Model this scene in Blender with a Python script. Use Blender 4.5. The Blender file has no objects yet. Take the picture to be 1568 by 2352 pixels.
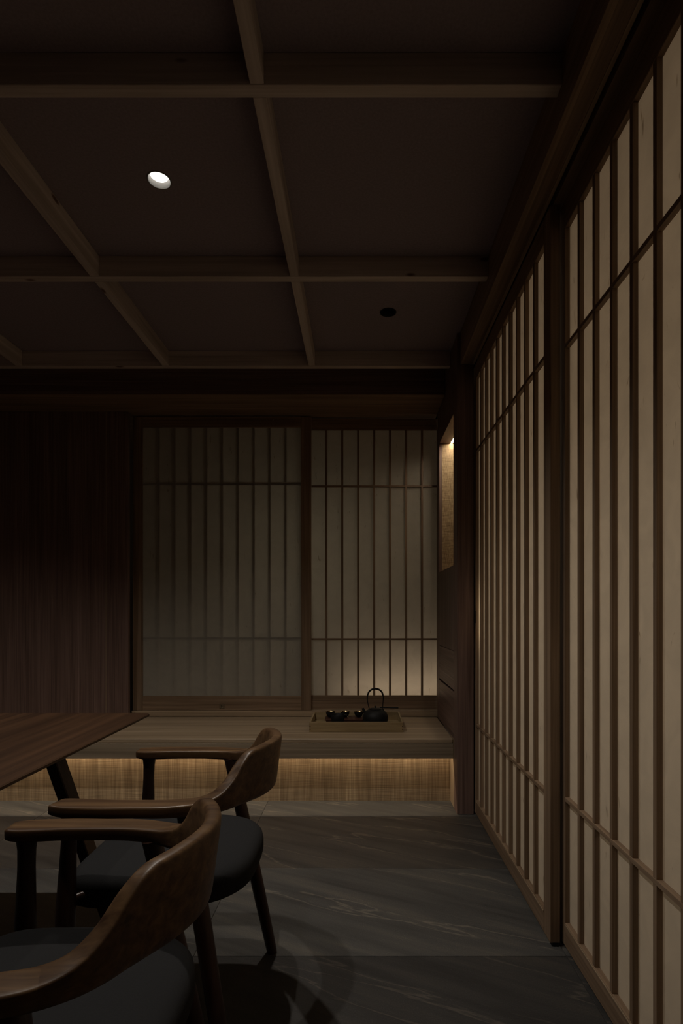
import bpy, bmesh, math, random
from mathutils import Vector, Matrix, Euler

random.seed(7)
S = bpy.context.scene
COL = S.collection

# ------------------------------------------------------------------ camera
# level camera, view axis square to the far wall, lens shifted up
cd = bpy.data.cameras.new('camera')
cam = bpy.data.objects.new('camera', cd)
COL.objects.link(cam)
CAM_H = 1.11
cam.location = (0.0, 0.0, CAM_H)
cam.rotation_euler = (math.pi / 2, 0, 0)
cd.sensor_fit = 'HORIZONTAL'
cd.sensor_width = 24.0
cd.lens = 1250.0 / 1568.0 * 24.0
cd.shift_x = (784.0 - 825.0) / 1568.0
cd.shift_y = (1403.6 - 1176.0) / 1568.0
cd.clip_start = 0.02
S.camera = cam

# ------------------------------------------------------------------ world, exposure
w = bpy.data.worlds.new('night')
S.world = w
w.use_nodes = True
bg = w.node_tree.nodes['Background']
bg.inputs[0].default_value = (0.9, 0.8, 0.75, 1)
bg.inputs[1].default_value = 0.0
S.view_settings.view_transform = 'Standard'
S.view_settings.look = 'None'
S.view_settings.gamma = 1.0
S.view_settings.use_curve_mapping = False
S.view_settings.exposure = 0.0
S.cycles.use_denoising = True
S.cycles.max_bounces = 6
S.cycles.diffuse_bounces = 4
S.cycles.glossy_bounces = 2
S.cycles.transmission_bounces = 3
S.cycles.use_adaptive_sampling = True
S.cycles.adaptive_threshold = 0.08
S.cycles.adaptive_min_samples = 16
S.cycles.caustics_reflective = False
S.cycles.caustics_refractive = False
S.cycles.sample_clamp_indirect = 4.0

WARM = (1.0, 0.92, 0.82)
AMBER = (1.0, 0.70, 0.40)
LAMP_W = 54.0          # ceiling downlights, per lamp
CORRIDOR_W = 17.5      # broad light added behind the paper doors
WINDOW_GLOW_W = 1.0  # strip behind the right window panel
WINDOW_FILL_W = 0.55  # lamp behind both window panels
BENCH_LED_W = 1.2
NICHE_LED_W = 0.95


def area(name, loc, rot, sx, sy, power, col, parent=None, spread=math.pi):
    l = bpy.data.lights.new(name, 'AREA')
    l.shape = 'RECTANGLE'
    l.size, l.size_y = sx, sy
    l.energy = power
    l.color = col
    l.spread = spread
    o = bpy.data.objects.new(name, l)
    COL.objects.link(o)
    o.location = loc
    o.rotation_euler = rot
    if parent:
        o.parent = parent
    return o


# broad unseen light added behind the paper doors to make them glow (Y = along the wall)
area('corridor_backlight', (1.75, 1.95, 1.52), (0, math.radians(90), 0), 1.5, 4.0, CORRIDOR_W, (1.0, 0.89, 0.78))
area('corridor_wall_lamp', (0.74, 2.945, 1.08), (0, math.radians(90), 0), 0.30, 0.03, 0.22, (1.0, 0.90, 0.74))
# light box behind the far window: low strip behind the right panel, dim lamp behind both
area('window_strip_lamp', (0.36, 4.03, 0.52), (math.radians(-120), 0, 0), 0.9, 0.06, WINDOW_GLOW_W, (1.0, 0.80, 0.62))
area('window_box_lamp', (-0.3, 4.42, 1.45), (math.radians(-90), 0, 0), 0.9, 0.7, WINDOW_FILL_W, (1.0, 0.92, 0.74))

# ------------------------------------------------------------------ materials


def srgb(r, g, b):
    f = lambda c: ((c / 255 + 0.055) / 1.055) ** 2.4 if c > 10 else c / 255 / 12.92
    return (f(r), f(g), f(b))


def new_mat(name):
    m = bpy.data.materials.new(name)
    m.use_nodes = True
    nt = m.node_tree
    b = nt.nodes['Principled BSDF']
    return m, nt, b


def node(nt, t, **kw):
    n = nt.nodes.new(t)
    for k, v in kw.items():
        if hasattr(n, k):
            setattr(n, k, v)
        else:
            n.inputs[k].default_value = v
    return n


def ramp(nt, fac, stops):
    r = nt.nodes.new('ShaderNodeValToRGB')
    el = r.color_ramp.elements
    while len(el) > 1:
        el.remove(el[-1])
    for i, (p, c) in enumerate(stops):
        e = el[0] if i == 0 else el.new(p)
        e.position = p
        e.color = (*c, 1)
    nt.links.new(fac, r.inputs[0])
    return r.outputs[0]


def mixc(nt, fac, a, b, mode='MIX'):
    m = nt.nodes.new('ShaderNodeMix')
    m.data_type = 'RGBA'
    m.blend_type = mode
    for sock, v in ((m.inputs[0], fac), (m.inputs[6], a), (m.inputs[7], b)):
        if isinstance(v, (int, float)):
            sock.default_value = v
        elif isinstance(v, tuple):
            sock.default_value = (*v, 1)
        else:
            nt.links.new(v, sock)
    return m.outputs[2]


def wood(name, light, dark, axis='Z', rough=0.5, grain=60.0, along=1.6, knots=0.0, cross=0.0, bump=0.15, coat=0.0):
    m, nt, b = new_mat(name)
    tc = nt.nodes.new('ShaderNodeTexCoord')
    inf = nt.nodes.new('ShaderNodeObjectInfo')
    # every piece of timber takes its own stretch of grain
    off = nt.nodes.new('ShaderNodeVectorMath')
    off.operation = 'MULTIPLY_ADD'
    comb = nt.nodes.new('ShaderNodeCombineXYZ')
    for i in range(3):
        nt.links.new(inf.outputs['Random'], comb.inputs[i])
    nt.links.new(comb.outputs[0], off.inputs[0])
    off.inputs[1].default_value = (7.0, 11.0, 5.0)
    nt.links.new(tc.outputs['Object'], off.inputs[2])
    mp = nt.nodes.new('ShaderNodeMapping')
    sc = [grain] * 3
    sc['XYZ'.index(axis)] = along
    mp.inputs['Scale'].default_value = sc
    nt.links.new(off.outputs[0], mp.inputs[0])
    n1 = node(nt, 'ShaderNodeTexNoise', Scale=1.0, Detail=5.0, Roughness=0.6, Distortion=0.4)
    nt.links.new(mp.outputs[0], n1.inputs['Vector'])
    mp2 = nt.nodes.new('ShaderNodeMapping')
    sc2 = [grain * 0.13] * 3
    sc2['XYZ'.index(axis)] = along * 0.35
    mp2.inputs['Scale'].default_value = sc2
    nt.links.new(off.outputs[0], mp2.inputs[0])
    n2 = node(nt, 'ShaderNodeTexNoise', Scale=1.0, Detail=3.0, Roughness=0.5, Distortion=1.2)
    nt.links.new(mp2.outputs[0], n2.inputs['Vector'])
    mid = tuple((a + c) / 2 for a, c in zip(light, dark))
    c1 = ramp(nt, n1.outputs[0], [(0.30, dark), (0.52, mid), (0.72, light)])
    c2 = ramp(nt, n2.outputs[0], [(0.30, (0.62, 0.60, 0.58)), (0.70, (1.0, 1.0, 1.0))])
    c = mixc(nt, 1.0, c1, c2, 'MULTIPLY')
    if cross:
        mp3 = nt.nodes.new('ShaderNodeMapping')
        sc3 = [6.0] * 3
        k = [i for i in range(3) if i != 'XYZ'.index(axis)]
        sc3['XYZ'.index(axis)] = 420.0
        mp3.inputs['Scale'].default_value = sc3
        nt.links.new(off.outputs[0], mp3.inputs[0])
        n3 = node(nt, 'ShaderNodeTexNoise', Scale=1.0, Detail=2.0, Roughness=0.5)
        nt.links.new(mp3.outputs[0], n3.inputs['Vector'])
        c3 = ramp(nt, n3.outputs[0], [(0.35, (1 - cross,) * 3), (0.6, (1.0, 1.0, 1.0))])
        c = mixc(nt, 1.0, c, c3, 'MULTIPLY')
    if knots:
        mp4 = nt.nodes.new('ShaderNodeMapping')
        sc4 = [9.0] * 3
        sc4['XYZ'.index(axis)] = 3.2
        mp4.inputs['Scale'].default_value = sc4
        nt.links.new(off.outputs[0], mp4.inputs[0])
        v = node(nt, 'ShaderNodeTexVoronoi', Scale=1.0)
        nt.links.new(mp4.outputs[0], v.inputs['Vector'])
        kc = ramp(nt, v.outputs['Distance'], [(0.0, (0.12, 0.07, 0.05)), (0.06, (0.3, 0.2, 0.15)), (knots, (1, 1, 1))])
        c = mixc(nt, 1.0, c, kc, 'MULTIPLY')
    nt.links.new(c, b.inputs['Base Color'])
    b.inputs['Roughness'].default_value = rough
    b.inputs['Specular IOR Level'].default_value = 0.35
    if coat:
        b.inputs['Coat Weight'].default_value = coat
        b.inputs['Coat Roughness'].default_value = 0.25
    if bump:
        bn = nt.nodes.new('ShaderNodeBump')
        bn.inputs['Strength'].default_value = bump
        bn.inputs['Distance'].default_value = 0.002
        nt.links.new(n1.outputs[0], bn.inputs['Height'])
        nt.links.new(bn.outputs[0], b.inputs['Normal'])
    return m


def plain(name, col, rough=0.6, metal=0.0, spec=0.4, noise=0.0, nscale=40.0, bump=0.0):
    m, nt, b = new_mat(name)
    b.inputs['Base Color'].default_value = (*col, 1)
    b.inputs['Roughness'].default_value = rough
    b.inputs['Metallic'].default_value = metal
    b.inputs['Specular IOR Level'].default_value = spec
    if noise or bump:
        tc = nt.nodes.new('ShaderNodeTexCoord')
        n = node(nt, 'ShaderNodeTexNoise', Scale=nscale, Detail=4.0, Roughness=0.6)
        nt.links.new(tc.outputs['Object'], n.inputs['Vector'])
        if noise:
            lo = tuple(x * (1 - noise) for x in col)
            hi = tuple(min(1, x * (1 + noise)) for x in col)
            nt.links.new(ramp(nt, n.outputs[0], [(0.3, lo), (0.7, hi)]), b.inputs['Base Color'])
        if bump:
            bn = nt.nodes.new('ShaderNodeBump')
            bn.inputs['Strength'].default_value = bump
            bn.inputs['Distance'].default_value = 0.002
            nt.links.new(n.outputs[0], bn.inputs['Height'])
            nt.links.new(bn.outputs[0], b.inputs['Normal'])
    return m


def emit(name, col, strength):
    m, nt, b = new_mat(name)
    b.inputs['Base Color'].default_value = (*col, 1)
    b.inputs['Emission Color'].default_value = (*col, 1)
    b.inputs['Emission Strength'].default_value = strength
    return m


def paper_mat(name, col, through):
    m, nt, b = new_mat(name)
    nt.nodes.remove(b)
    out = [n for n in nt.nodes if n.type == 'OUTPUT_MATERIAL'][0]
    tc = nt.nodes.new('ShaderNodeTexCoord')
    n = node(nt, 'ShaderNodeTexNoise', Scale=9.0, Detail=5.0, Roughness=0.6, Distortion=1.5)
    nt.links.new(tc.outputs['Object'], n.inputs['Vector'])
    lo = tuple(x * 0.94 for x in col)
    c = ramp(nt, n.outputs[0], [(0.35, lo), (0.62, col)])
    # stray fibres
    mp = nt.nodes.new('ShaderNodeMapping')
    mp.inputs['Scale'].default_value = (30, 30, 6)
    nt.links.new(tc.outputs['Object'], mp.inputs[0])
    n2 = node(nt, 'ShaderNodeTexNoise', Scale=1.0, Detail=2.0, Distortion=3.0)
    nt.links.new(mp.outputs[0], n2.inputs['Vector'])
    fc = ramp(nt, n2.outputs[0], [(0.24, (0.72, 0.68, 0.62)), (0.30, (1, 1, 1))])
    c = mixc(nt, 1.0, c, fc, 'MULTIPLY')
    d = nt.nodes.new('ShaderNodeBsdfDiffuse')
    t = nt.nodes.new('ShaderNodeBsdfTranslucent')
    nt.links.new(c, d.inputs[0])
    nt.links.new(c, t.inputs[0])
    mx = nt.nodes.new('ShaderNodeMixShader')
    mx.inputs[0].default_value = through
    nt.links.new(d.outputs[0], mx.inputs[1])
    nt.links.new(t.outputs[0], mx.inputs[2])
    nt.links.new(mx.outputs[0], out.inputs[0])
    return m


def stone_mat(name):
    m, nt, b = new_mat(name)
    tc = nt.nodes.new('ShaderNodeTexCoord')
    inf = nt.nodes.new('ShaderNodeObjectInfo')
    comb = nt.nodes.new('ShaderNodeCombineXYZ')
    for i in range(3):
        nt.links.new(inf.outputs['Random'], comb.inputs[i])
    off = nt.nodes.new('ShaderNodeVectorMath')
    off.operation = 'MULTIPLY_ADD'
    off.inputs[1].default_value = (13.0, 9.0, 3.0)
    nt.links.new(comb.outputs[0], off.inputs[0])
    nt.links.new(tc.outputs['Object'], off.inputs[2])
    # sandstone strata: long diagonal bands, fine grit, few pale veins
    mp = nt.nodes.new('ShaderNodeMapping')
    mp.vector_type = 'TEXTURE'
    mp.inputs['Rotation'].default_value = (0, 0, math.radians(-26))
    mp.inputs['Scale'].default_value = (1.4, 0.12, 1.0)
    nt.links.new(off.outputs[0], mp.inputs[0])
    n1 = node(nt, 'ShaderNodeTexNoise', Scale=1.6, Detail=6.0, Roughness=0.6, Distortion=0.25)
    nt.links.new(mp.outputs[0], n1.inputs['Vector'])
    c = ramp(nt, n1.outputs[0], [(0.32, srgb(64, 62, 60)), (0.52, srgb(79, 77, 74)), (0.70, srgb(94, 89, 82))])
    n2 = node(nt, 'ShaderNodeTexNoise', Scale=260.0, Detail=3.0, Roughness=0.7)
    nt.links.new(tc.outputs['Object'], n2.inputs['Vector'])
    g = ramp(nt, n2.outputs[0], [(0.30, (0.72, 0.72, 0.72)), (0.62, (1.0, 1.0, 1.0)), (0.74, (1.7, 1.7, 1.62))])
    c = mixc(nt, 1.0, c, g, 'MULTIPLY')
    mp2 = nt.nodes.new('ShaderNodeMapping')
    mp2.vector_type = 'TEXTURE'
    mp2.inputs['Rotation'].default_value = (0, 0, math.radians(-22))
    mp2.inputs['Scale'].default_value = (2.6, 0.36, 1.0)
    nt.links.new(off.outputs[0], mp2.inputs[0])
    n3 = node(nt, 'ShaderNodeTexNoise', Scale=1.3, Detail=6.0, Roughness=0.5, Distortion=0.15)
    nt.links.new(mp2.outputs[0], n3.inputs['Vector'])
    v = ramp(nt, n3.outputs[0], [(0.494, (0, 0, 0)), (0.50, (0.38, 0.38, 0.38)), (0.506, (0, 0, 0))])
    c = mixc(nt, v, c, srgb(140, 130, 115))
    c = mixc(nt, 1.0, c, inf.outputs['Color'], 'MULTIPLY')
    nt.links.new(c, b.inputs['Base Color'])
    b.inputs['Roughness'].default_value = 0.55
    b.inputs['Specular IOR Level'].default_value = 0.3
    bn = nt.nodes.new('ShaderNodeBump')
    bn.inputs['Strength'].default_value = 0.12
    bn.inputs['Distance'].default_value = 0.002
    nt.links.new(n2.outputs[0], bn.inputs['Height'])
    nt.links.new(bn.outputs[0], b.inputs['Normal'])
    return m


def weave_mat(name, a, bcol):
    m, nt, b = new_mat(name)
    tc = nt.nodes.new('ShaderNodeTexCoord')
    outs = []
    for sc in ((300, 300, 30), (20, 20, 420)):
        mp = nt.nodes.new('ShaderNodeMapping')
        mp.inputs['Scale'].default_value = sc
        nt.links.new(tc.outputs['Object'], mp.inputs[0])
        n = node(nt, 'ShaderNodeTexNoise', Scale=1.0, Detail=2.0)
        nt.links.new(mp.outputs[0], n.inputs['Vector'])
        outs.append(ramp(nt, n.outputs[0], [(0.35, bcol), (0.65, a)]))
    c = mixc(nt, 0.5, outs[0], outs[1])
    nt.links.new(c, b.inputs['Base Color'])
    b.inputs['Roughness'].default_value = 0.85
    return m


M = {}
PINE_L, PINE_D = srgb(226, 215, 208), srgb(198, 184, 174)
for ax in 'XYZ':
    M['pine' + ax] = wood('pine_' + ax, PINE_L, PINE_D, ax, 0.5, 70, 1.5, knots=0.10)
    M['frame' + ax] = wood('door_wood_' + ax, srgb(172, 146, 120), srgb(128, 105, 84), ax, 0.45, 90, 1.4)
    M['dark' + ax] = wood('stained_oak_' + ax, srgb(148, 122, 112), srgb(106, 84, 76), ax, 0.5, 110, 1.6)
    M['oak' + ax] = wood('grey_oak_' + ax, srgb(198, 175, 146), srgb(156, 136, 110), ax, 0.45, 120, 1.3)
M['oak_dimmed'] = wood('dimmed_oak', srgb(176, 158, 134), srgb(136, 121, 101), 'X', 0.55, 120, 1.3)  # grey oak darkened for the fascia, standing in for its dimmer light
M['kick'] = wood('sawn_oak', srgb(214, 190, 154), srgb(162, 134, 102), 'Z', 0.7, 210, 4.0, cross=0.35, bump=0.4)
M['niche'] = weave_mat('linen_weave', srgb(190, 166, 130), srgb(110, 88, 62))
M['ceil'] = plain('ceiling_cloth', srgb(150, 139, 147), 0.9, noise=0.12, nscale=120)
M['plaster'] = plain('plaster', srgb(150, 140, 128), 0.9, noise=0.06, nscale=10)
M['walnut'] = wood('walnut', srgb(126, 97, 66), srgb(70, 48, 33), 'X', 0.40, 60, 3.0, bump=0.05, coat=0.04)
M['walnutZ'] = wood('walnut_Z', srgb(72, 46, 35), srgb(42, 26, 21), 'Z', 0.4, 60, 3.0, bump=0.05, coat=0.1)
M['table'] = wood('table_wood', srgb(82, 57, 38), srgb(50, 33, 21), 'Y', 0.42, 26, 0.9, bump=0.04, coat=0.1)
M['fabric'] = plain('charcoal_wool', srgb(40, 40, 41), 0.92, spec=0.15, noise=0.12, nscale=500, bump=0.2)
M['stone'] = stone_mat('grey_stone')
M['grout'] = plain('grout', srgb(70, 67, 64), 0.9)
M['paper'] = paper_mat('washi_paper', (0.80, 0.72, 0.60), 0.55)
M['paper_back'] = paper_mat('window_paper', (0.78, 0.74, 0.66), 0.72)
M['iron'] = plain('cast_iron', srgb(30, 29, 28), 0.6, metal=0.4, noise=0.2, nscale=150, bump=0.4)
M['gilt'] = plain('gilt_glaze', srgb(190, 165, 125), 0.22, metal=1.0)
M['black'] = plain('black_metal', srgb(14, 14, 14), 0.5)
M['steel'] = plain('aged_brass', srgb(150, 138, 120), 0.35, metal=0.9)
M['white'] = plain('white_enamel', srgb(220, 216, 208), 0.4)
M['satin'] = plain('satin_aluminium', srgb(128, 126, 122), 0.5)
M['bamboo'] = wood('bamboo', srgb(190, 168, 128), srgb(156, 134, 98), 'X', 0.5, 80, 3.0, knots=0.08)
M['bambooY'] = wood('bamboo_Y', srgb(190, 168, 128), srgb(156, 134, 98), 'Y', 0.5, 80, 3.0)
M['redwood'] = wood('red_stained_wood', srgb(92, 56, 42), srgb(58, 34, 26), 'X', 0.5, 80, 2.0)
M['lamp'] = emit('lamp_lens', (1.0, 0.95, 0.88), 4.0)
M['led'] = emit('led_strip', (1.0, 0.80, 0.55), 30.0)
M['led_soft'] = emit('led_strip_soft', (1.0, 0.74, 0.46), 3.0)

# ------------------------------------------------------------------ mesh helpers


def add_box(bm, x0, x1, y0, y1, z0, z1, bevel=0.0):
    vs = [bm.verts.new((x, y, z)) for x in (x0, x1) for y in (y0, y1) for z in (z0, z1)]
    f = [(0, 1, 3, 2), (4, 6, 7, 5), (0, 4, 5, 1), (2, 3, 7, 6), (0, 2, 6, 4), (1, 5, 7, 3)]
    fs = [bm.faces.new([vs[i] for i in q]) for q in f]
    if bevel:
        es = set(e for q in fs for e in q.edges)
        bmesh.ops.bevel(bm, geom=list(es), offset=bevel, segments=1, affect='EDGES', clamp_overlap=True)


def mesh_of(name, bm, mat, smooth=False, autosmooth=None):
    bmesh.ops.recalc_face_normals(bm, faces=bm.faces[:])
    me = bpy.data.meshes.new(name)
    bm.to_mesh(me)
    bm.free()
    me.materials.append(mat)
    if smooth:
        for p in me.polygons:
            p.use_smooth = True
        if autosmooth:
            me.set_sharp_from_angle(angle=math.radians(autosmooth))
    return me


def link(name, me, parent=None, loc=None):
    o = bpy.data.objects.new(name, me)
    COL.objects.link(o)
    if parent:
        o.parent = parent
    if loc:
        o.location = loc
    return o


def obj(name, bm, mat, parent=None, smooth=False, autosmooth=None):
    return link(name, mesh_of(name, bm, mat, smooth, autosmooth), parent)


def box(name, x0, x1, y0, y1, z0, z1, mat, parent=None, bevel=0.0, centred=False, dz=0.0):
    """one box part; with centred=True its origin sits at its own middle"""
    bm = bmesh.new()
    if centred:
        c = Vector(((x0 + x1) / 2, (y0 + y1) / 2, (z0 + z1) / 2))
        add_box(bm, x0 - c.x, x1 - c.x, y0 - c.y, y1 - c.y, z0 - c.z, z1 - c.z, bevel)
        o = obj(name, bm, mat, parent)
        o.location = c + Vector((0, 0, dz))
        return o
    add_box(bm, x0, x1, y0, y1, z0, z1, bevel)
    return obj(name, bm, mat, parent)


def empty(name, loc=(0, 0, 0), rz=0.0):
    o = bpy.data.objects.new(name, None)
    COL.objects.link(o)
    o.location = loc
    o.rotation_euler = (0, 0, rz)
    o.empty_display_size = 0.1
    return o


def tag(o, label=None, cat=None, group=None, kind=None):
    if label:
        o['label'] = label
    if cat:
        o['category'] = cat
    if group:
        o['group'] = group
    if kind:
        o['kind'] = kind
    return o


def lathe(bm, prof, seg=32, cap_bottom=True, cap_top=True):
    """prof: list of (r, z) from bottom to top around the Z axis"""
    rings = []
    for r, z in prof:
        rings.append([bm.verts.new((r * math.cos(2 * math.pi * i / seg), r * math.sin(2 * math.pi * i / seg), z)) for i in range(seg)])
    for a, b in zip(rings, rings[1:]):
        for i in range(seg):
            j = (i + 1) % seg
            bm.faces.new((a[i], a[j], b[j], b[i]))
    if cap_bottom:
        bm.faces.new(rings[0][::-1])
    if cap_top:
        bm.faces.new(rings[-1])
    return rings


def tube(bm, pts, radii, seg=12, caps=True):
    rings = []
    up0 = None
    n = len(pts)
    for i, p in enumerate(pts):
        d = (Vector(pts[min(i + 1, n - 1)]) - Vector(pts[max(i - 1, 0)])).normalized()
        ref = up0 if up0 else (Vector((0, 1, 0)) if abs(d.y) < 0.9 else Vector((1, 0, 0)))
        a = d.cross(ref).normalized()
        b = d.cross(a).normalized()
        up0 = -b if b.dot(ref) < 0 else b
        r = radii[i] if isinstance(radii, (list, tuple)) else radii
        rings.append([bm.verts.new(Vector(p) + a * (r * math.cos(2 * math.pi * k / seg)) + up0 * (r * math.sin(2 * math.pi * k / seg))) for k in range(seg)])
    for a, b in zip(rings, rings[1:]):
        for i in range(seg):
            j = (i + 1) % seg
            bm.faces.new((a[i], a[j], b[j], b[i]))
    if caps:
        bm.faces.new(rings[0][::-1])
        bm.faces.new(rings[-1])


def catmull(pts, n):
    """sample n points per span through rows of floats"""
    out = []
    for i in range(len(pts) - 1):
        p0 = pts[max(i - 1, 0)]
        p1, p2 = pts[i], pts[i + 1]
        p3 = pts[min(i + 2, len(pts) - 1)]
        for k in range(n):
            t = k / n
            out.append([0.5 * (2 * b + (c - a) * t + (2 * a - 5 * b + 4 * c - d) * t * t + (3 * b - a - 3 * c + d) * t ** 3) for a, b, c, d in zip(p0, p1, p2, p3)])
    out.append(list(pts[-1]))
    return out


# ------------------------------------------------------------------ the room
Z_CEIL, Z_BEAM, Z_SOFFIT = 2.629, 2.540, 2.455
X_LEFT, Y_BACK = -3.0, 3.72
Y_NEAR = -1.6

# floor: dark slab, stone tiles 0.6 x 1.2 with tight joints
fl = box('floor', X_LEFT, 0.86, Y_NEAR, 3.30, -0.06, -0.003, M['grout'])
tag(fl, 'grey stone tiled floor of the dining room', 'floor', kind='structure')
TJ = 0.0018
tile_me = {}
# each row of tiles comes from its own batch of stone
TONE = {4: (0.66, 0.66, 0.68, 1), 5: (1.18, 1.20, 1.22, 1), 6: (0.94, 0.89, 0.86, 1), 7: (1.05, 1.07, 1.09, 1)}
ys = [1.751 + 0.596 * k for k in range(-5, 4)]
xs = [-0.533 - 1.2 * k for k in (2, 1, 0, -1, -2)]
for j in range(len(ys) - 1):
    for i in range(len(xs) - 1):
        x0, x1 = max(xs[i], X_LEFT), min(xs[i + 1], 0.86)
        y0, y1 = max(ys[j], Y_NEAR), min(ys[j + 1], 3.30)
        if x1 - x0 < 0.02 or y1 - y0 < 0.02:
            continue
        key = (round(x1 - x0, 3), round(y1 - y0, 3))
        if key not in tile_me:
            bm = bmesh.new()
            add_box(bm, -key[0] / 2 + TJ / 2, key[0] / 2 - TJ / 2, -key[1] / 2 + TJ / 2, key[1] / 2 - TJ / 2, -0.012, 0.0, 0.0012)
            tile_me[key] = mesh_of('tile', bm, M['stone'])
        tl = link('tile', tile_me[key], fl, ((x0 + x1) / 2, (y0 + y1) / 2, 0))
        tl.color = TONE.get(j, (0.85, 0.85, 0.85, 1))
cf = box('floor', 0.86, 2.2, Y_NEAR, 4.5, -0.06, 0.0, M['plaster'])
tag(cf, 'plain corridor floor beyond the paper doors', 'floor', kind='structure')

# ceiling with a lattice of square timber beams under it
ce = empty('ceiling', (0, 0, Z_CEIL))
tag(ce, 'dark cloth ceiling divided by a lattice of timber beams', 'ceiling', kind='structure')
LAMPS = [(-0.705, 1.918, True, 1.0), (-0.705, 1.070, True, 0.65), (-2.410, 1.918, True, 0.8), (0.146, 2.766, False, 0.0)]
HOLE_R = 0.0385


def ceiling_panel(x0, x1, y0, y1):
    bm = bmesh.new()
    hole = [(x, y) for x, y, l, p in LAMPS if x0 < x < x1 and y0 < y < y1]
    if not hole:
        add_box(bm, x0, x1, y0, y1, 0, 0.05)
    else:
        cx, cy = hole[0]
        n = 48
        lo, hi = [], []
        for z, dst in ((0.0, lo), (0.05, hi)):
            inner = [bm.verts.new((cx + HOLE_R * math.cos(2 * math.pi * k / n), cy + HOLE_R * math.sin(2 * math.pi * k / n), z)) for k in range(n)]
            outer = []
            for k in range(n):
                c, q = math.cos(2 * math.pi * (k) / n), math.sin(2 * math.pi * (k) / n)
                # walk to the rectangle edge along the same bearing, scaled per side so that corners are met
                m = max(abs(c), abs(q))
                c, q = c / m, q / m
                outer.append(bm.verts.new((cx + (c * (x1 - cx) if c > 0 else c * (cx - x0)), cy + (q * (y1 - cy) if q > 0 else q * (cy - y0)), z)))
            for k in range(n):
                j = (k + 1) % n
                bm.faces.new((inner[k], inner[j], outer[j], outer[k]))
            dst.extend((inner, outer))
        for a, b in zip(lo, hi):
            for k in range(n):
                j = (k + 1) % n
                bm.faces.new((a[k], a[j], b[j], b[k]))
    return obj('ceiling_panel', bm, M['ceil'], ce)


BW = 0.038
yb = [1.479 + 0.848 * k for k in (-3, -2, -1, 0, 1, 2)]
xb = [-0.297 + 0.853 * k for k in (-3, -2, -1, 0)]
gx = [X_LEFT] + [x + BW / 2 for x in xb] + [0.565]
gy = [Y_NEAR] + [y + BW / 2 for y in yb if y > Y_NEAR + 0.3] + [3.40]
for gx0, gx1 in zip(gx, gx[1:]):
    for gy0, gy1 in zip(gy, gy[1:]):
        if gx1 - gx0 > 0.001 and gy1 - gy0 > 0.001:
            ceiling_panel(gx0, gx1, gy0, gy1)
for y in yb:
    box('beam', X_LEFT, 0.551 if y < 2.9 else 0.531, y, y + BW, Z_BEAM, Z_CEIL, M['pineX'], ce, 0.0015, centred=True, dz=-Z_CEIL)
for x in xb:
    for j in range(-1, len(yb)):
        y0 = Y_NEAR if j < 0 else yb[j] + BW + 0.0005
        y1 = yb[j + 1] - 0.0005 if j + 1 < len(yb) else 3.37
        if y1 - y0 < 0.3 and j >= 0:
            continue
        box('beam', x, x + BW, y0, y1, Z_BEAM + 0.0015, Z_CEIL, M['pineY'], ce, 0.0015, centred=True, dz=-Z_CEIL)

# lowered bulkheads round the ceiling
b1 = empty('trim_1', (0, 3.38, Z_SOFFIT))
box('fascia', X_LEFT, 0.531, 0.0, 0.03, 0.0015, 0.224, M['darkX'], b1)
box('soffit_board', X_LEFT, 0.531, 0.004, 1.12, -0.001, 0.030, M['frameX'], b1)
tag(b1, 'dark wooden bulkhead over the bench and window', 'bulkhead', kind='structure')
b2 = empty('trim_2')
tag(b2, 'dark wooden bulkhead holding the sliding door track', 'bulkhead', kind='structure')
SX0 = 0.551
box('fascia', SX0, SX0 + 0.02, Y_NEAR, 2.966, Z_SOFFIT, Z_CEIL + 0.05, M['frameY'], b2)
box('soffit', SX0 + 0.02, 0.626, Y_NEAR, 2.966, Z_SOFFIT, Z_SOFFIT + 0.04, M['frameY'], b2)
box('track_strip', 0.614, 0.626, Y_NEAR, 2.966, Z_SOFFIT - 0.002, Z_SOFFIT, M['oakY'], b2)
box('soffit', 0.641, 0.90, Y_NEAR, 2.966, Z_SOFFIT, Z_SOFFIT + 0.04, M['frameY'], b2)
box('track', 0.620, 0.648, Y_NEAR, 2.966, Z_SOFFIT + 0.04, Z_SOFFIT + 0.06, M['black'], b2)

# walls out of the picture close the room
wl = box('wall_left', X_LEFT - 0.08, X_LEFT, Y_NEAR, 4.5, 0, Z_CEIL + 0.05, M['darkZ'])
tag(wl, 'dark wooden wall on the far side of the table', 'wall', kind='structure')
wf = box('wall_front', X_LEFT - 0.08, 2.2, Y_NEAR - 0.08, Y_NEAR, 0, Z_CEIL + 0.05, M['darkZ'])
tag(wf, 'dark wooden wall behind the viewer', 'wall', kind='structure')
wr = box('wall_right', 2.2, 2.28, Y_NEAR, 4.5, 0, Z_CEIL + 0.05, M['plaster'])
tag(wr, 'pale corridor wall beyond the paper doors', 'wall', kind='structure')
cc = box('ceiling', 0.90, 2.2, Y_NEAR, 4.5, Z_SOFFIT, Z_SOFFIT + 0.06, M['plaster'])
tag(cc, 'pale corridor ceiling beyond the paper doors', 'ceiling', kind='structure')

# far wall: wood panelling left of the window, sill under it, light box behind it
wb = empty('wall_back', (0, 3.666, 0))
tag(wb, 'dark oak panelled far wall left of the paper window', 'wall', kind='structure')


def wbp(name, x0, x1, z0, z1, y0, y1, mat, bevel=0.0):
    o = box(name, x0, x1, y0 - 3.666, y1 - 3.666, z0, z1, mat, wb, bevel)
    return o


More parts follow.
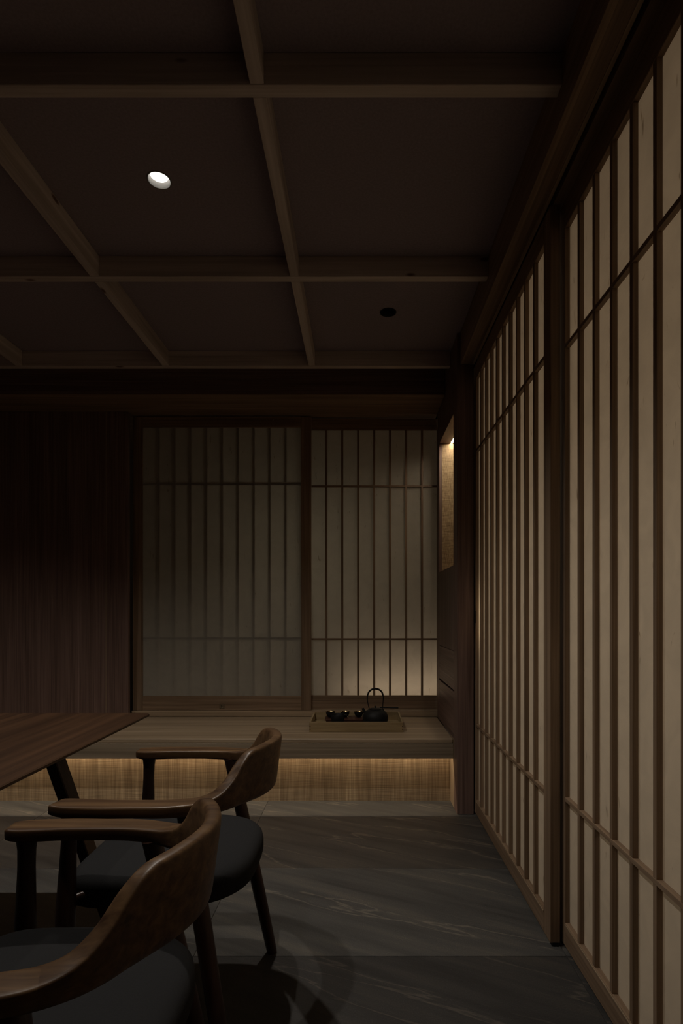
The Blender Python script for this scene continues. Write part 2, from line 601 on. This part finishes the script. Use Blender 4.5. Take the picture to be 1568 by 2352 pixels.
wbp('panel', X_LEFT, -1.7085, 0.386, Z_SOFFIT - 0.002, 3.668, 3.70, M['darkZ'], 0.001)
wbp('panel', -1.7045, -1.558, 0.386, Z_SOFFIT - 0.002, 3.666, 3.70, M['darkZ'], 0.0012)
wbp('gap_highlight', -1.7085, -1.7045, 0.386, Z_SOFFIT - 0.004, 3.667, 3.69, M['oakZ'])  # pale strip painted in as the highlight along the panel gap
wbp('sill', -1.556, 0.86, 0.386, 0.428, 3.72, 3.86, M['oakX'], 0.0015)
wbp('backing', X_LEFT, -1.60, 0.388, Z_SOFFIT, 3.70, 3.78, M['black'])
wo = empty('wall_outer', (0, 4.5, 0))
tag(wo, 'pale wall of the light well behind the paper window', 'wall', kind='structure')
box('plaster_panel', X_LEFT, 2.2, 0.0, 0.06, 0.0, Z_SOFFIT, M['plaster'], wo)
box('ledge', -1.60, 0.86, -0.62, 0.0, 0.30, 0.386, M['plaster'], wo)

# ------------------------------------------------------------------ paper sliding doors
BAR_W, BAR_D = 0.0150, 0.0152


def shoji(name, width, z0, z_open0, z_bar0, z_bar1, z_open1, z1, stile, thick, paper, bars_behind=False, rows=10):
    """A sliding paper door. Local frame: x runs along the door, y into its depth (front face at y=0)."""
    t = empty(name)
    x0, x1 = stile, width - stile
    pitch = (x1 - x0) / rows
    bm = bmesh.new()
    add_box(bm, 0, stile, 0, thick, 0, z1 - z0, 0.0015)
    st = mesh_of('stile', bm, M['frameZ'])
    link('stile', st, t, (0, 0, z0))
    link('stile', st, t, (x1, 0, z0))
    box('rail', x0, x1, 0.0, thick, z_open1, z1, M['frameX'], t, 0.0015)
    br = box('rail', x0, x1, 0.0, thick, z0, z_open0, M['frameX'], t, 0.0015)
    if bars_behind:
        yb0 = 0.0076
        yp = 0.006
    else:
        yb0 = 0.0
        yp = BAR_D + 0.0004
    bm = bmesh.new()
    add_box(bm, -BAR_W / 2, BAR_W / 2, 0.0004, BAR_D, z_open0, z_open1, 0.0007)
    bar = mesh_of('lattice_bar', bm, M['frameZ'])
    for k in range(1, rows):
        link('lattice_bar', bar, t, (x0 + pitch * k, yb0, 0))
    bm = bmesh.new()
    add_box(bm, x0, x1, 0, BAR_D + 0.0003, -0.0065, 0.0065, 0.0007)
    cb = mesh_of('cross_bar', bm, M['frameX'])
    for zc in (z_bar0, z_bar1):
        link('cross_bar', cb, t, (0, yb0 - 0.0004, zc))
    bm = bmesh.new()
    add_box(bm, x0 - 0.004, x1 + 0.004, yp, yp + 0.0012, z_open0 - 0.004, z_open1 + 0.004)
    obj('paper', bm, paper, t)
    return t, br


def place(t, loc, rz):
    t.location = loc
    t.rotation_euler = (0, 0, rz)


# right-hand wall: local x -> -Y (towards the viewer), local y -> +X
RZ = math.radians(-90)
DW, DST = 1.213, 0.065
dims = (0.012, 0.088, 0.493, 1.978, 2.368, Z_SOFFIT - 0.002)
d1, r1 = shoji('door_1', DW, *dims, DST, 0.033, M['paper'])
place(d1, (0.631, 3.013, 0), RZ)
tag(d1, 'tall paper lattice sliding door next to the dark post', 'sliding door', kind='structure')
d2, r2 = shoji('door_2', DW, *dims, DST, 0.033, M['paper'])
place(d2, (0.674, 1.850, 0), RZ)
tag(d2, 'nearest tall paper lattice sliding door cut off by the picture edge', 'sliding door', kind='structure')
d3, r3 = shoji('door_3', DW, *dims, DST, 0.033, M['paper'])
place(d3, (0.631, 0.70, 0), RZ)
tag(d3, 'paper lattice sliding door beside the viewer', 'sliding door', kind='structure')
d4, r4 = shoji('door_4', DW, *dims, DST, 0.033, M['paper'])
place(d4, (0.674, -0.46, 0), RZ)
tag(d4, 'paper lattice sliding door behind the viewer', 'sliding door', kind='structure')
for d in (d1, d2, d3, d4):   # thin lip along the top of the bottom rail, roller foot under it
    box('rail_lip', DST, DW - DST, -0.0015, 0.004, 0.080, 0.084, M['oakX'], d)
    box('bottom_brush', 0.0, DW, 0.008, 0.026, 0.001, 0.012, M['black'], d)
bp = box('door_pull', 0.040, 0.058, -0.002, 0.002, 1.045, 1.112, M['black'], d1)

# far window: two sliding panels over the bench
W1, W1S = 1.225, 0.0685
w1, wr1 = shoji('window_1', W1, 0.4285, 0.5275, 0.923, 1.983, 2.372, 2.4445, W1S, 0.030, M['paper_back'], bars_behind=True)
place(w1, (-1.556, 3.738, 0), 0)
tag(w1, 'left window panel with blurred lattice behind dim paper', 'window', kind='structure')
w2, wr2 = shoji('window_2', 1.246, 0.4285, 0.524, 0.915, 1.977, 2.368, 2.4445, W1S, 0.030, M['paper_back'])
place(w2, (-0.4095, 3.776, 0), 0)
tag(w2, 'right window panel with paper glowing at the bottom behind the kettle', 'window', kind='structure')
# little latch plate on the left panel's bottom rail, strike plate on the sill, stop bead on the top rail
lp = box('latch_plate', 0.596, 0.630, -0.0015, 0.0005, 0.440, 0.472, M['steel'], w1)
for dx, dz in ((0.599, 0.4435), (0.599, 0.4665), (0.626, 0.4435), (0.626, 0.4665)):
    box('screw', dx - 0.002, dx + 0.002, -0.0022, -0.0014, dz - 0.002, dz + 0.002, M['black'], lp)
box('keyhole', 0.6085, 0.6115, -0.0022, -0.0014, 0.449, 0.466, M['black'], lp)
box('bolt', 0.6115, 0.620, -0.0030, -0.0014, 0.4495, 0.4525, M['white'], lp)
bm = bmesh.new()
lathe(bm, [(0.0035, 0), (0.0035, 0.003), (0.002, 0.0045)], 12)
sb = obj('stop_bead', bm, M['steel'], w1)
sb.location = (0.965, 0.0, 2.424)
sb.rotation_euler = (math.radians(90), 0, 0)

# ------------------------------------------------------------------ built-in cabinet with lit niche
XC = 0.533
cb = empty('built_in_cabinet', (XC, 2.968, 0))
tag(cb, 'tall dark built-in cabinet with a lit niche beside the window', 'cabinet')


def cbp(name, x0, x1, y0, y1, z0, z1, mat, bevel=0.0, parent=None):
    return box(name, x0 - XC, x1 - XC, y0 - 2.968, y1 - 2.968, z0, z1, mat, parent or cb, bevel)


TOP = Z_SOFFIT
CT = 0.018
cbp('post', XC + 0.004, 0.624, 2.968, 3.058, 0, TOP + 0.17, M['darkZ'], 0.002)
cbp('edge_board', XC, XC + 0.004, 2.970, 3.058, 0, TOP + 0.17, M['darkZ'])
cbp('side_panel', XC, XC + CT, 3.060, 3.085, 0.885, TOP + 0.17, M['darkZ'])       # near stile of the niche
cbp('side_panel', XC, XC + CT, 3.632, 3.718, 0.386, TOP, M['darkZ'])              # far stile
cbp('side_panel', XC, XC + CT, 3.085, 3.632, 2.227, TOP + 0.17, M['darkZ'])       # above the niche
cbp('side_panel', XC, XC + CT, 3.085, 3.632, 0.8855, 1.370, M['darkZ'])           # below the niche
dr1 = cbp('drawer_front', XC, XC + CT, 3.060, 3.630, 0.664, 0.882, M['darkY'], 0.001)
dr2 = cbp('drawer_front', XC, XC + CT, 3.060, 3.630, 0.388, 0.650, M['darkY'], 0.001)
cbp('finger_slot', XC + CT, XC + CT + 0.01, 3.060, 3.630, 0.386, 0.90, M['black'])
cbp('plinth_panel', XC, XC + CT, 3.060, 3.19, 0.0, 0.385, M['oakZ'])
cbp('niche_end', XC + CT, 0.86, 3.632, 3.650, 1.352, 2.30, M['niche'])
cbp('niche_back', 0.86, 0.88, 3.03, 3.718, 0.0, TOP, M['niche'])
cbp('niche_end', XC + CT, 0.86, 3.070, 3.085, 1.352, 2.30, M['niche'])
cbp('niche_shelf', XC + CT, 0.86, 3.085, 3.632, 1.352, 1.368, M['oakY'])
cbp('niche_top', XC + CT, 0.608, 3.085, 3.632, 2.228, 2.244, M['darkY'])
cbp('niche_top', 0.622, 0.86, 3.085, 3.632, 2.228, 2.244, M['darkY'])
led = cbp('led_strip', 0.608, 0.622, 3.09, 3.628, 2.233, 2.239, M['led'])
area('niche_led_lamp', (0.615 - XC, 3.36 - 2.968, 2.230), (0, 0, 0), 0.012, 0.52, NICHE_LED_W, (1.0, 0.88, 0.70), cb)

# ------------------------------------------------------------------ bench under the window
be = empty('bench', (-1.2, 3.084, 0))
tag(be, 'long built-in oak bench with glowing underside along the far wall', 'bench')


def bep(name, x0, x1, y0, y1, z0, z1, mat, bevel=0.0):
    return box(name, x0 + 1.2, x1 + 1.2, y0 - 3.084, y1 - 3.084, z0, z1, mat, be, bevel)


bep('bench_top', X_LEFT, XC - 0.001, 3.084, 3.72, 0.360, 0.386, M['oakX'], 0.005)
bep('fascia', X_LEFT, XC - 0.001, 3.086, 3.104, 0.273, 0.360, M['oak_dimmed'], 0.001)
bep('kick_panel', X_LEFT, XC - 0.001, 3.187, 3.20, 0.0, 0.357, M['kick'])
bep('led_strip', X_LEFT, XC - 0.002, 3.142, 3.152, 0.352, 0.357, M['led_soft'])
area('bench_led_lamp', (-1.23 + 1.2, 3.147 - 3.084, 0.350), (0, 0, 0), 3.5, 0.008, BENCH_LED_W * 3.5, (1.0, 0.80, 0.56), be)

# ------------------------------------------------------------------ ceiling downlights


def downlight(name, x, y, lit, label, power=1.0):
    t = empty(name, (x, y, Z_CEIL))
    tag(t, label, 'downlight', 'recessed ceiling downlights')
    R = 0.0425
    bm = bmesh.new()
    lathe(bm, [(R, -0.0002), (R - 0.0006, -0.0026), (R - 0.0022, -0.0030), (R - 0.0048, -0.0022), (0.0300, 0.0170), (0.0300, 0.030)], 48, False, False)
    obj('trim_ring', bm, M['satin'] if lit else M['black'], t, True, 40)
    bm = bmesh.new()
    zl = 0.0150 if lit else 0.028
    lathe(bm, [(0.0300, zl), (0.0300, zl + 0.002)], 40)
    obj('lens', bm, M['lamp'] if lit else M['black'], t)
    if lit:
        l = bpy.data.lights.new('downlight_lamp', 'SPOT')
        l.energy = LAMP_W * power
        l.color = WARM
        l.spot_size = math.radians(119)
        l.spot_blend = 1.0
        l.shadow_soft_size = 0.018
        lo = bpy.data.objects.new('downlight_lamp', l)
        COL.objects.link(lo)
        lo.parent = t
        lo.location = (0, 0, -0.012)
    return t


DL = ['lit round downlight in the ceiling bay over the table edge', 'lit downlight in the ceiling bay over the nearer chair',
      'lit downlight in the left ceiling bay beyond the table',
      'unlit black round downlight in the ceiling near the cabinet']
for (lx, ly, on, pw), lab in zip(LAMPS, DL):
    downlight('ceiling_downlight', lx, ly, on, lab, pw)

# ------------------------------------------------------------------ dining table
TX0, TX1, TY0, TY1, TZ = -1.72, -0.799, 0.15, 2.083, 0.720
tb = empty('dining_table', ((TX0 + TX1) / 2, (TY0 + TY1) / 2, 0))
tag(tb, 'reddish brown wooden dining table cut off at the left edge', 'table')
hx, hy = (TX1 - TX0) / 2, (TY1 - TY0) / 2
bm = bmesh.new()


def rrect(hx, hy, r, n=5):
    p = []
    for cx, cy, a0 in ((hx - r, hy - r, 0), (-hx + r, hy - r, 90), (-hx + r, -hy + r, 180), (hx - r, -hy + r, 270)):
        for k in range(n + 1):
            a = math.radians(a0 + 90 * k / n)
            p.append((cx + r * math.cos(a), cy + r * math.sin(a)))
    return p


rings = []
for inset, z in ((0.075, TZ - 0.030), (0.004, TZ - 0.012), (0.0, TZ - 0.009), (0.0, TZ - 0.003), (0.003, TZ)):
    rings.append([bm.verts.new((x, y, z)) for x, y in rrect(hx - inset, hy - inset, 0.012)])
for a, b in zip(rings, rings[1:]):
    for i in range(len(a)):
        j = (i + 1) % len(a)
        bm.faces.new((a[i], a[j], b[j], b[i]))
bm.faces.new(rings[0][::-1])
bm.faces.new(rings[-1])
obj('table_top', bm, M['table'], tb, True, 30)
for sy in (1, -1):
    y = sy * (hy - 0.248)
    for sx in (1, -1):
        bm = bmesh.new()
        zt, xt, xf = TZ - 0.030, sx * 0.205, sx * 0.448
        vs = []
        for x, z, wd in ((xf, 0.0, 0.017), (xt, zt, 0.021)):
            for dx, dy in ((-wd, -0.03), (wd, -0.03), (wd, 0.03), (-wd, 0.03)):
                vs.append(bm.verts.new((x + dx, y + dy, z)))
        for q in ((0, 1, 5, 4), (1, 2, 6, 5), (2, 3, 7, 6), (3, 0, 4, 7), (3, 2, 1, 0), (4, 5, 6, 7)):
            bm.faces.new([vs[i] for i in q])
        bmesh.ops.bevel(bm, geom=bm.edges[:], offset=0.003, segments=1, affect='EDGES')
        obj('leg', bm, M['walnutZ'], tb)
    box('crossbar', -0.19, 0.19, y - 0.02, y + 0.02, TZ - 0.085, TZ - 0.031, M['walnut'], tb, 0.002)
box('stretcher', -0.02, 0.02, -hy + 0.27, hy - 0.27, TZ - 0.082, TZ - 0.034, M['walnut'], tb, 0.002)

# ------------------------------------------------------------------ armchair
# local frame: x towards the table front (u), y across (v), z up


def armchair(name):
    t = empty(name)
    # half of the bow: u, v, z_bottom, z_top, width, lean outwards at the top
    half = [
        (0.243, 0.236, 0.647, 0.671, 0.052, 0.0),
        (0.215, 0.240, 0.645, 0.671, 0.062, 0.0),
        (0.140, 0.247, 0.645, 0.671, 0.061, 0.0),
        (0.060, 0.247, 0.645, 0.671, 0.057, 0.0),
        (0.000, 0.246, 0.644, 0.671, 0.056, 0.0),
        (-0.045, 0.237, 0.643, 0.671, 0.053, 0.000),
        (-0.080, 0.224, 0.641, 0.6725, 0.049, 0.002),
        (-0.110, 0.206, 0.639, 0.682, 0.043, 0.005),
        (-0.133, 0.183, 0.637, 0.706, 0.037, 0.008),
        (-0.150, 0.157, 0.635, 0.741, 0.032, 0.012),
        (-0.166, 0.130, 0.633, 0.762, 0.030, 0.015),
        (-0.188, 0.090, 0.631, 0.767, 0.029, 0.017),
        (-0.204, 0.045, 0.630, 0.769, 0.029, 0.018),
        (-0.210, 0.000, 0.630, 0.769, 0.029, 0.018),
    ]
    full = half + [(u, -v, a, b, wd, l) for (u, v, a, b, wd, l) in half[-2::-1]]
    sm = catmull(full, 6)
    n_half = len(half)
    cut = 6 * 6           # station where the arm meets the back
    N = 20

    def section(i):
        u, v, zb, zt, wd, lean = sm[i]
        a, b = sm[max(i - 1, 0)], sm[min(i + 1, len(sm) - 1)]
        d = Vector((b[0] - a[0], b[1] - a[1])).normalized()
        nrm = Vector((d.y, -d.x))            # outward is away from the chair middle
        if nrm.dot(Vector((u - 0.05, v))) < 0:
            nrm = -nrm
        zc, h = (zb + zt) / 2, (zt - zb) / 2
        tall = min(1.0, max(0.0, (h - 0.0135) / 0.05))
        ex = 0.22 + 0.33 * tall
        ring = []
        for k in range(N):
            th = 2 * math.pi * (k + 0.5) / N
            cx, cz = math.cos(th), math.sin(th)
            px = math.copysign(abs(cx) ** ex, cx) * wd / 2
            pz = math.copysign(abs(cz) ** (0.30 - 0.12 * tall), cz) * h
            ln = lean * ((pz + h) / (2 * h)) - lean * 0.25
            ring.append((u + nrm.x * (px + ln), v + nrm.y * (px + ln), zc + pz))
        return ring

    def sweep(nm, i0, i1, mat):
        bm = bmesh.new()
        rings = []
        idx = list(range(i0, i1 + 1))
        secs = [section(i) for i in idx]

        def tip(sec, towards):
            # rounded end: two shrinking rings
            out = []
            c = Vector((sum(p[0] for p in sec) / N, sum(p[1] for p in sec) / N, sum(p[2] for p in sec) / N))
            for s, e in ((0.62, 0.012), (0.90, 0.007)):
                out.append([tuple(c + (Vector(p) - c) * s + Vector((towards * e, 0, 0))) for p in sec])
            return out
        if i0 == 0:
            secs = tip(secs[0], 1) + secs
        if i1 == len(sm) - 1:
            secs = secs + tip(secs[-1], 1)[::-1]
        for sec in secs:
            rings.append([bm.verts.new(p) for p in sec])
        for a, b in zip(rings, rings[1:]):
            for k in range(N):
                j = (k + 1) % N
                bm.faces.new((a[k], a[j], b[j], b[k]))
        bm.faces.new(rings[0][::-1])
        bm.faces.new(rings[-1])
        return obj(nm, bm, mat, t, True, 50)

    last = len(sm) - 1
    sweep('arm', 0, cut, M['walnut'])
    sweep('backrest', cut, last - cut, M['walnut'])
    sweep('arm', last - cut, last, M['walnut'])
    # legs
    for s in (1, -1):
        bm = bmesh.new()
        top, foot = Vector((0.216, s * 0.236, 0.648)), Vector((0.236, s * 0.252, 0.0))
        fr = [(0.0, 0.0150), (0.02, 0.0160), (0.30, 0.0185), (0.55, 0.0215), (0.66, 0.0215), (0.80, 0.0185), (0.90, 0.0165), (0.96, 0.0170), (1.0, 0.0205)]
        tube(bm, [tuple(foot.lerp(top, q)) for q, r in fr], [r for q, r in fr], 20)
        obj('leg', bm, M['walnutZ'], t, True, 50)
        bm = bmesh.new()
        top, foot = Vector((-0.044, s * 0.224, 0.648)), Vector((-0.166, s * 0.282, 0.0))
        fr = [(0.0, 0.0150), (0.015, 0.0163), (0.30, 0.0190), (0.60, 0.0205), (0.85, 0.0190), (1.0, 0.0195)]
        tube(bm, [tuple(foot.lerp(top, q)) for q, r in fr], [r for q, r in fr], 20)
        obj('leg', bm, M['walnutZ'], t, True, 50)
        for p0, p1 in (((0.223, s * 0.242, 0.446), (0.175, s * 0.190, 0.446)), ((-0.088, s * 0.246, 0.432), (-0.050, s * 0.175, 0.436))):
            bm = bmesh.new()
            tube(bm, [p0, p1], [0.006, 0.010], 12)
            obj('seat_bracket', bm, M['walnutZ'], t, True, 50)
    # upholstered seat
    bm = bmesh.new()
    NS = 56
    u0, hf, hr, hw = 0.055, 0.208, 0.232, 0.222

    def outline(scale, z):
        r = []
        for k in range(NS):
            a = 2 * math.pi * k / NS
            c, s = math.cos(a), math.sin(a)
            x = math.copysign(abs(c) ** (0.36 if c > 0 else 0.78), c) * (hf if c > 0 else hr)
            y = math.copysign(abs(s) ** (0.36 if c > 0 else 0.62), s) * hw
            r.append(bm.verts.new((u0 + x * scale, y * scale, z)))
        return r
    prof = [(0.86, 0.408), (0.95, 0.410), (0.985, 0.416), (1.0, 0.430), (1.0, 0.450), (0.985, 0.466), (0.95, 0.476), (0.88, 0.482), (0.7, 0.485), (0.4, 0.486)]
    rings = [outline(s, z) for s, z in prof]
    for a, b in zip(rings, rings[1:]):
        for k in range(NS):
            j = (k + 1) % NS
            bm.faces.new((a[k], a[j], b[j], b[k]))
    bm.faces.new(rings[0][::-1])
    bm.faces.new(rings[-1])
    obj('seat', bm, M['fabric'], t, True)
    return t


def copy_thing(root):
    r = root.copy()
    COL.objects.link(r)
    for ch in list(root.children):
        c = ch.copy()
        COL.objects.link(c)
        c.parent = r
        for g in list(ch.children):
            d = g.copy()
            COL.objects.link(d)
            d.parent = c
    return r


CHG = 'walnut armchairs along the table'
ch1 = armchair('armchair')
ch1.location = (-0.450, 1.490, 0)
ch1.rotation_euler = (0, 0, math.pi)
tag(ch1, 'farther dark wooden armchair with charcoal seat, nearer the bench', 'chair', CHG)
ch2 = copy_thing(ch1)
ch2.location = (-0.465, 0.880, 0)
ch2['label'] = 'nearest dark wooden armchair with charcoal seat, cut off at the bottom left'

# ------------------------------------------------------------------ tea tray on the bench
BZ = 0.386
tr = empty('tea_tray', (-0.018, 3.416, BZ))
tag(tr, 'shallow bamboo box tray holding the tea set on the bench', 'tray')
TW, TD, TH = 0.281, 0.165, 0.061
box('tray_floor', -TW + 0.010, TW - 0.010, -TD + 0.010, TD - 0.010, 0.001, 0.012, M['bamboo'], tr)
box('tray_wall', -TW, TW, -TD, -TD + 0.010, 0.0, TH, M['bamboo'], tr, 0.001)
box('tray_wall', -TW, TW, TD - 0.010, TD, 0.0, TH, M['bamboo'], tr, 0.001)
box('tray_wall', -TW, -TW + 0.010, -TD + 0.010, TD - 0.010, 0.0, TH, M['bambooY'], tr, 0.001)
box('tray_wall', TW - 0.010, TW, -TD + 0.010, TD - 0.010, 0.0, TH, M['bambooY'], tr, 0.001)
for sx in (-1, 1):
    for z in (0.018, 0.036):
        o = box('peg', sx * (TW - 0.005) - 0.003, sx * (TW - 0.005) + 0.003, -TD - 0.0008, -TD + 0.001, z - 0.004, z + 0.003, M['redwood'], tr)
TF = BZ + 0.012
bd = empty('tea_board', (-0.02, 3.487, TF))
tag(bd, 'dark reddish wooden stand inside the bamboo tray under the bowls', 'stand')
box('board_top', -0.198, 0.198, -0.062, 0.062, 0.022, 0.031, M['redwood'], bd, 0.001)
box('board_side', -0.190, 0.190, -0.058, -0.048, 0.0, 0.022, M['redwood'], bd)
box('board_side', -0.190, 0.190, 0.048, 0.058, 0.0, 0.022, M['redwood'], bd)


def bowl(name, x, y, label, first=None):
    t = empty(name, (x, y, TF + 0.031))
    tag(t, label, 'bowl', 'small tea bowls on the tray')
    bm = bmesh.new()
    lathe(bm, [(0.012, 0.0), (0.013, 0.003), (0.020, 0.008), (0.0265, 0.020), (0.0295, 0.037), (0.0290, 0.0378)], 28, True, False)
    obj('bowl_body', bm, M['iron'], t, True, 60)
    bm = bmesh.new()
    lathe(bm, [(0.006, 0.006), (0.018, 0.010), (0.0250, 0.022), (0.0280, 0.037), (0.0290, 0.0378)], 28, True, False)
    obj('glaze_lining', bm, M['gilt'], t, True, 60)
    return t


bowl('tea_bowl', -0.186, 3.495, 'leftmost small tea bowl at the back of the tray')
bowl('tea_bowl', -0.092, 3.495, 'middle small tea bowl at the back of the tray')
bowl('tea_bowl', -0.004, 3.495, 'small tea bowl right beside the black kettle')

pt = empty('tea_pitcher', (-0.133, 3.325, TF))
tag(pt, 'squat black pouring cup at the front of the bamboo tray', 'cup')
bm = bmesh.new()
lathe(bm, [(0.030, 0.0), (0.034, 0.004), (0.040, 0.045), (0.0435, 0.080), (0.0425, 0.0815), (0.0400, 0.079), (0.036, 0.030), (0.01, 0.012)], 32, True, True)
obj('cup_body', bm, M['iron'], pt, True, 50)
bm = bmesh.new()
tube(bm, [(0.041, 0, 0.076), (0.052, 0, 0.077), (0.060, 0, 0.073)], [0.006, 0.005, 0.003], 10)
obj('spout', bm, M['iron'], pt, True, 50)

KX, KY = 0.098, 3.345
kt = empty('iron_kettle', (KX, KY, TF))
tag(kt, 'round black cast iron kettle with tall arched handle', 'kettle')
bm = bmesh.new()
lathe(bm, [(0.044, 0.0), (0.054, 0.004), (0.068, 0.020), (0.0765, 0.040), (0.0785, 0.055), (0.0765, 0.071), (0.069, 0.088), (0.055, 0.101), (0.038, 0.1085), (0.034, 0.109)], 40, True, True)
obj('kettle_body', bm, M['iron'], kt, True, 60)
bm = bmesh.new()
lathe(bm, [(0.036, 0.1092), (0.037, 0.112), (0.028, 0.1155), (0.010, 0.1175), (0.004, 0.118)], 32)
lid = obj('lid', bm, M['iron'], kt, True, 60)
bm = bmesh.new()
lathe(bm, [(0.003, 0.1178), (0.003, 0.121), (0.0065, 0.124), (0.0065, 0.1275), (0.003, 0.130)], 16)
obj('knob', bm, M['iron'], lid, True, 60)
bm = bmesh.new()
tube(bm, [(-0.052, 0, 0.075), (-0.066, 0, 0.092), (-0.074, 0, 0.108), (-0.077, 0, 0.116)], [0.013, 0.010, 0.008, 0.0075], 14)
obj('spout', bm, M['iron'], kt, True, 50)
pts = [(-0.036, 0, 0.108), (-0.042, 0, 0.130), (-0.048, 0, 0.160), (-0.049, 0, 0.185), (-0.041, 0, 0.212), (-0.024, 0, 0.229), (0.000, 0, 0.235),
       (0.024, 0, 0.229), (0.041, 0, 0.212), (0.049, 0, 0.185), (0.048, 0, 0.160), (0.046, 0, 0.130), (0.046, 0, 0.104)]
rad = [0.0022, 0.0025, 0.003, 0.0042, 0.0052, 0.0056, 0.0056, 0.0056, 0.0052, 0.0042, 0.003, 0.0025, 0.0022]
sm = catmull([(*p, r) for p, r in zip(pts, rad)], 4)
bm = bmesh.new()
tube(bm, [q[:3] for q in sm], [q[3] for q in sm], 12)
obj('handle', bm, M['iron'], kt, True, 60)
for sx in (-0.037, 0.046):
    bm = bmesh.new()
    lathe(bm, [(0.006, 0.098), (0.007, 0.104), (0.005, 0.112), (0.002, 0.114)], 14)
    lg = obj('lug', bm, M['iron'], kt, True, 60)
    lg.location = (sx, 0, 0)

rod = empty('tea_scoop', (KX + 0.02, KY + 0.045, TF + 0.108))
tag(rod, 'slim dark rod with pale tip lying across the black kettle', 'tea scoop')
bm = bmesh.new()
tube(bm, [(0.010, 0, 0.004), (0.06, 0, 0.003), (0.125, 0, 0.002)], [0.0042, 0.0045, 0.0045], 10)
obj('shaft', bm, M['black'], rod, True, 50)
bm = bmesh.new()
tube(bm, [(-0.004, 0, 0.0042), (0.010, 0, 0.004)], [0.0040, 0.0042], 10)
obj('tip', bm, M['steel'], rod, True, 50)
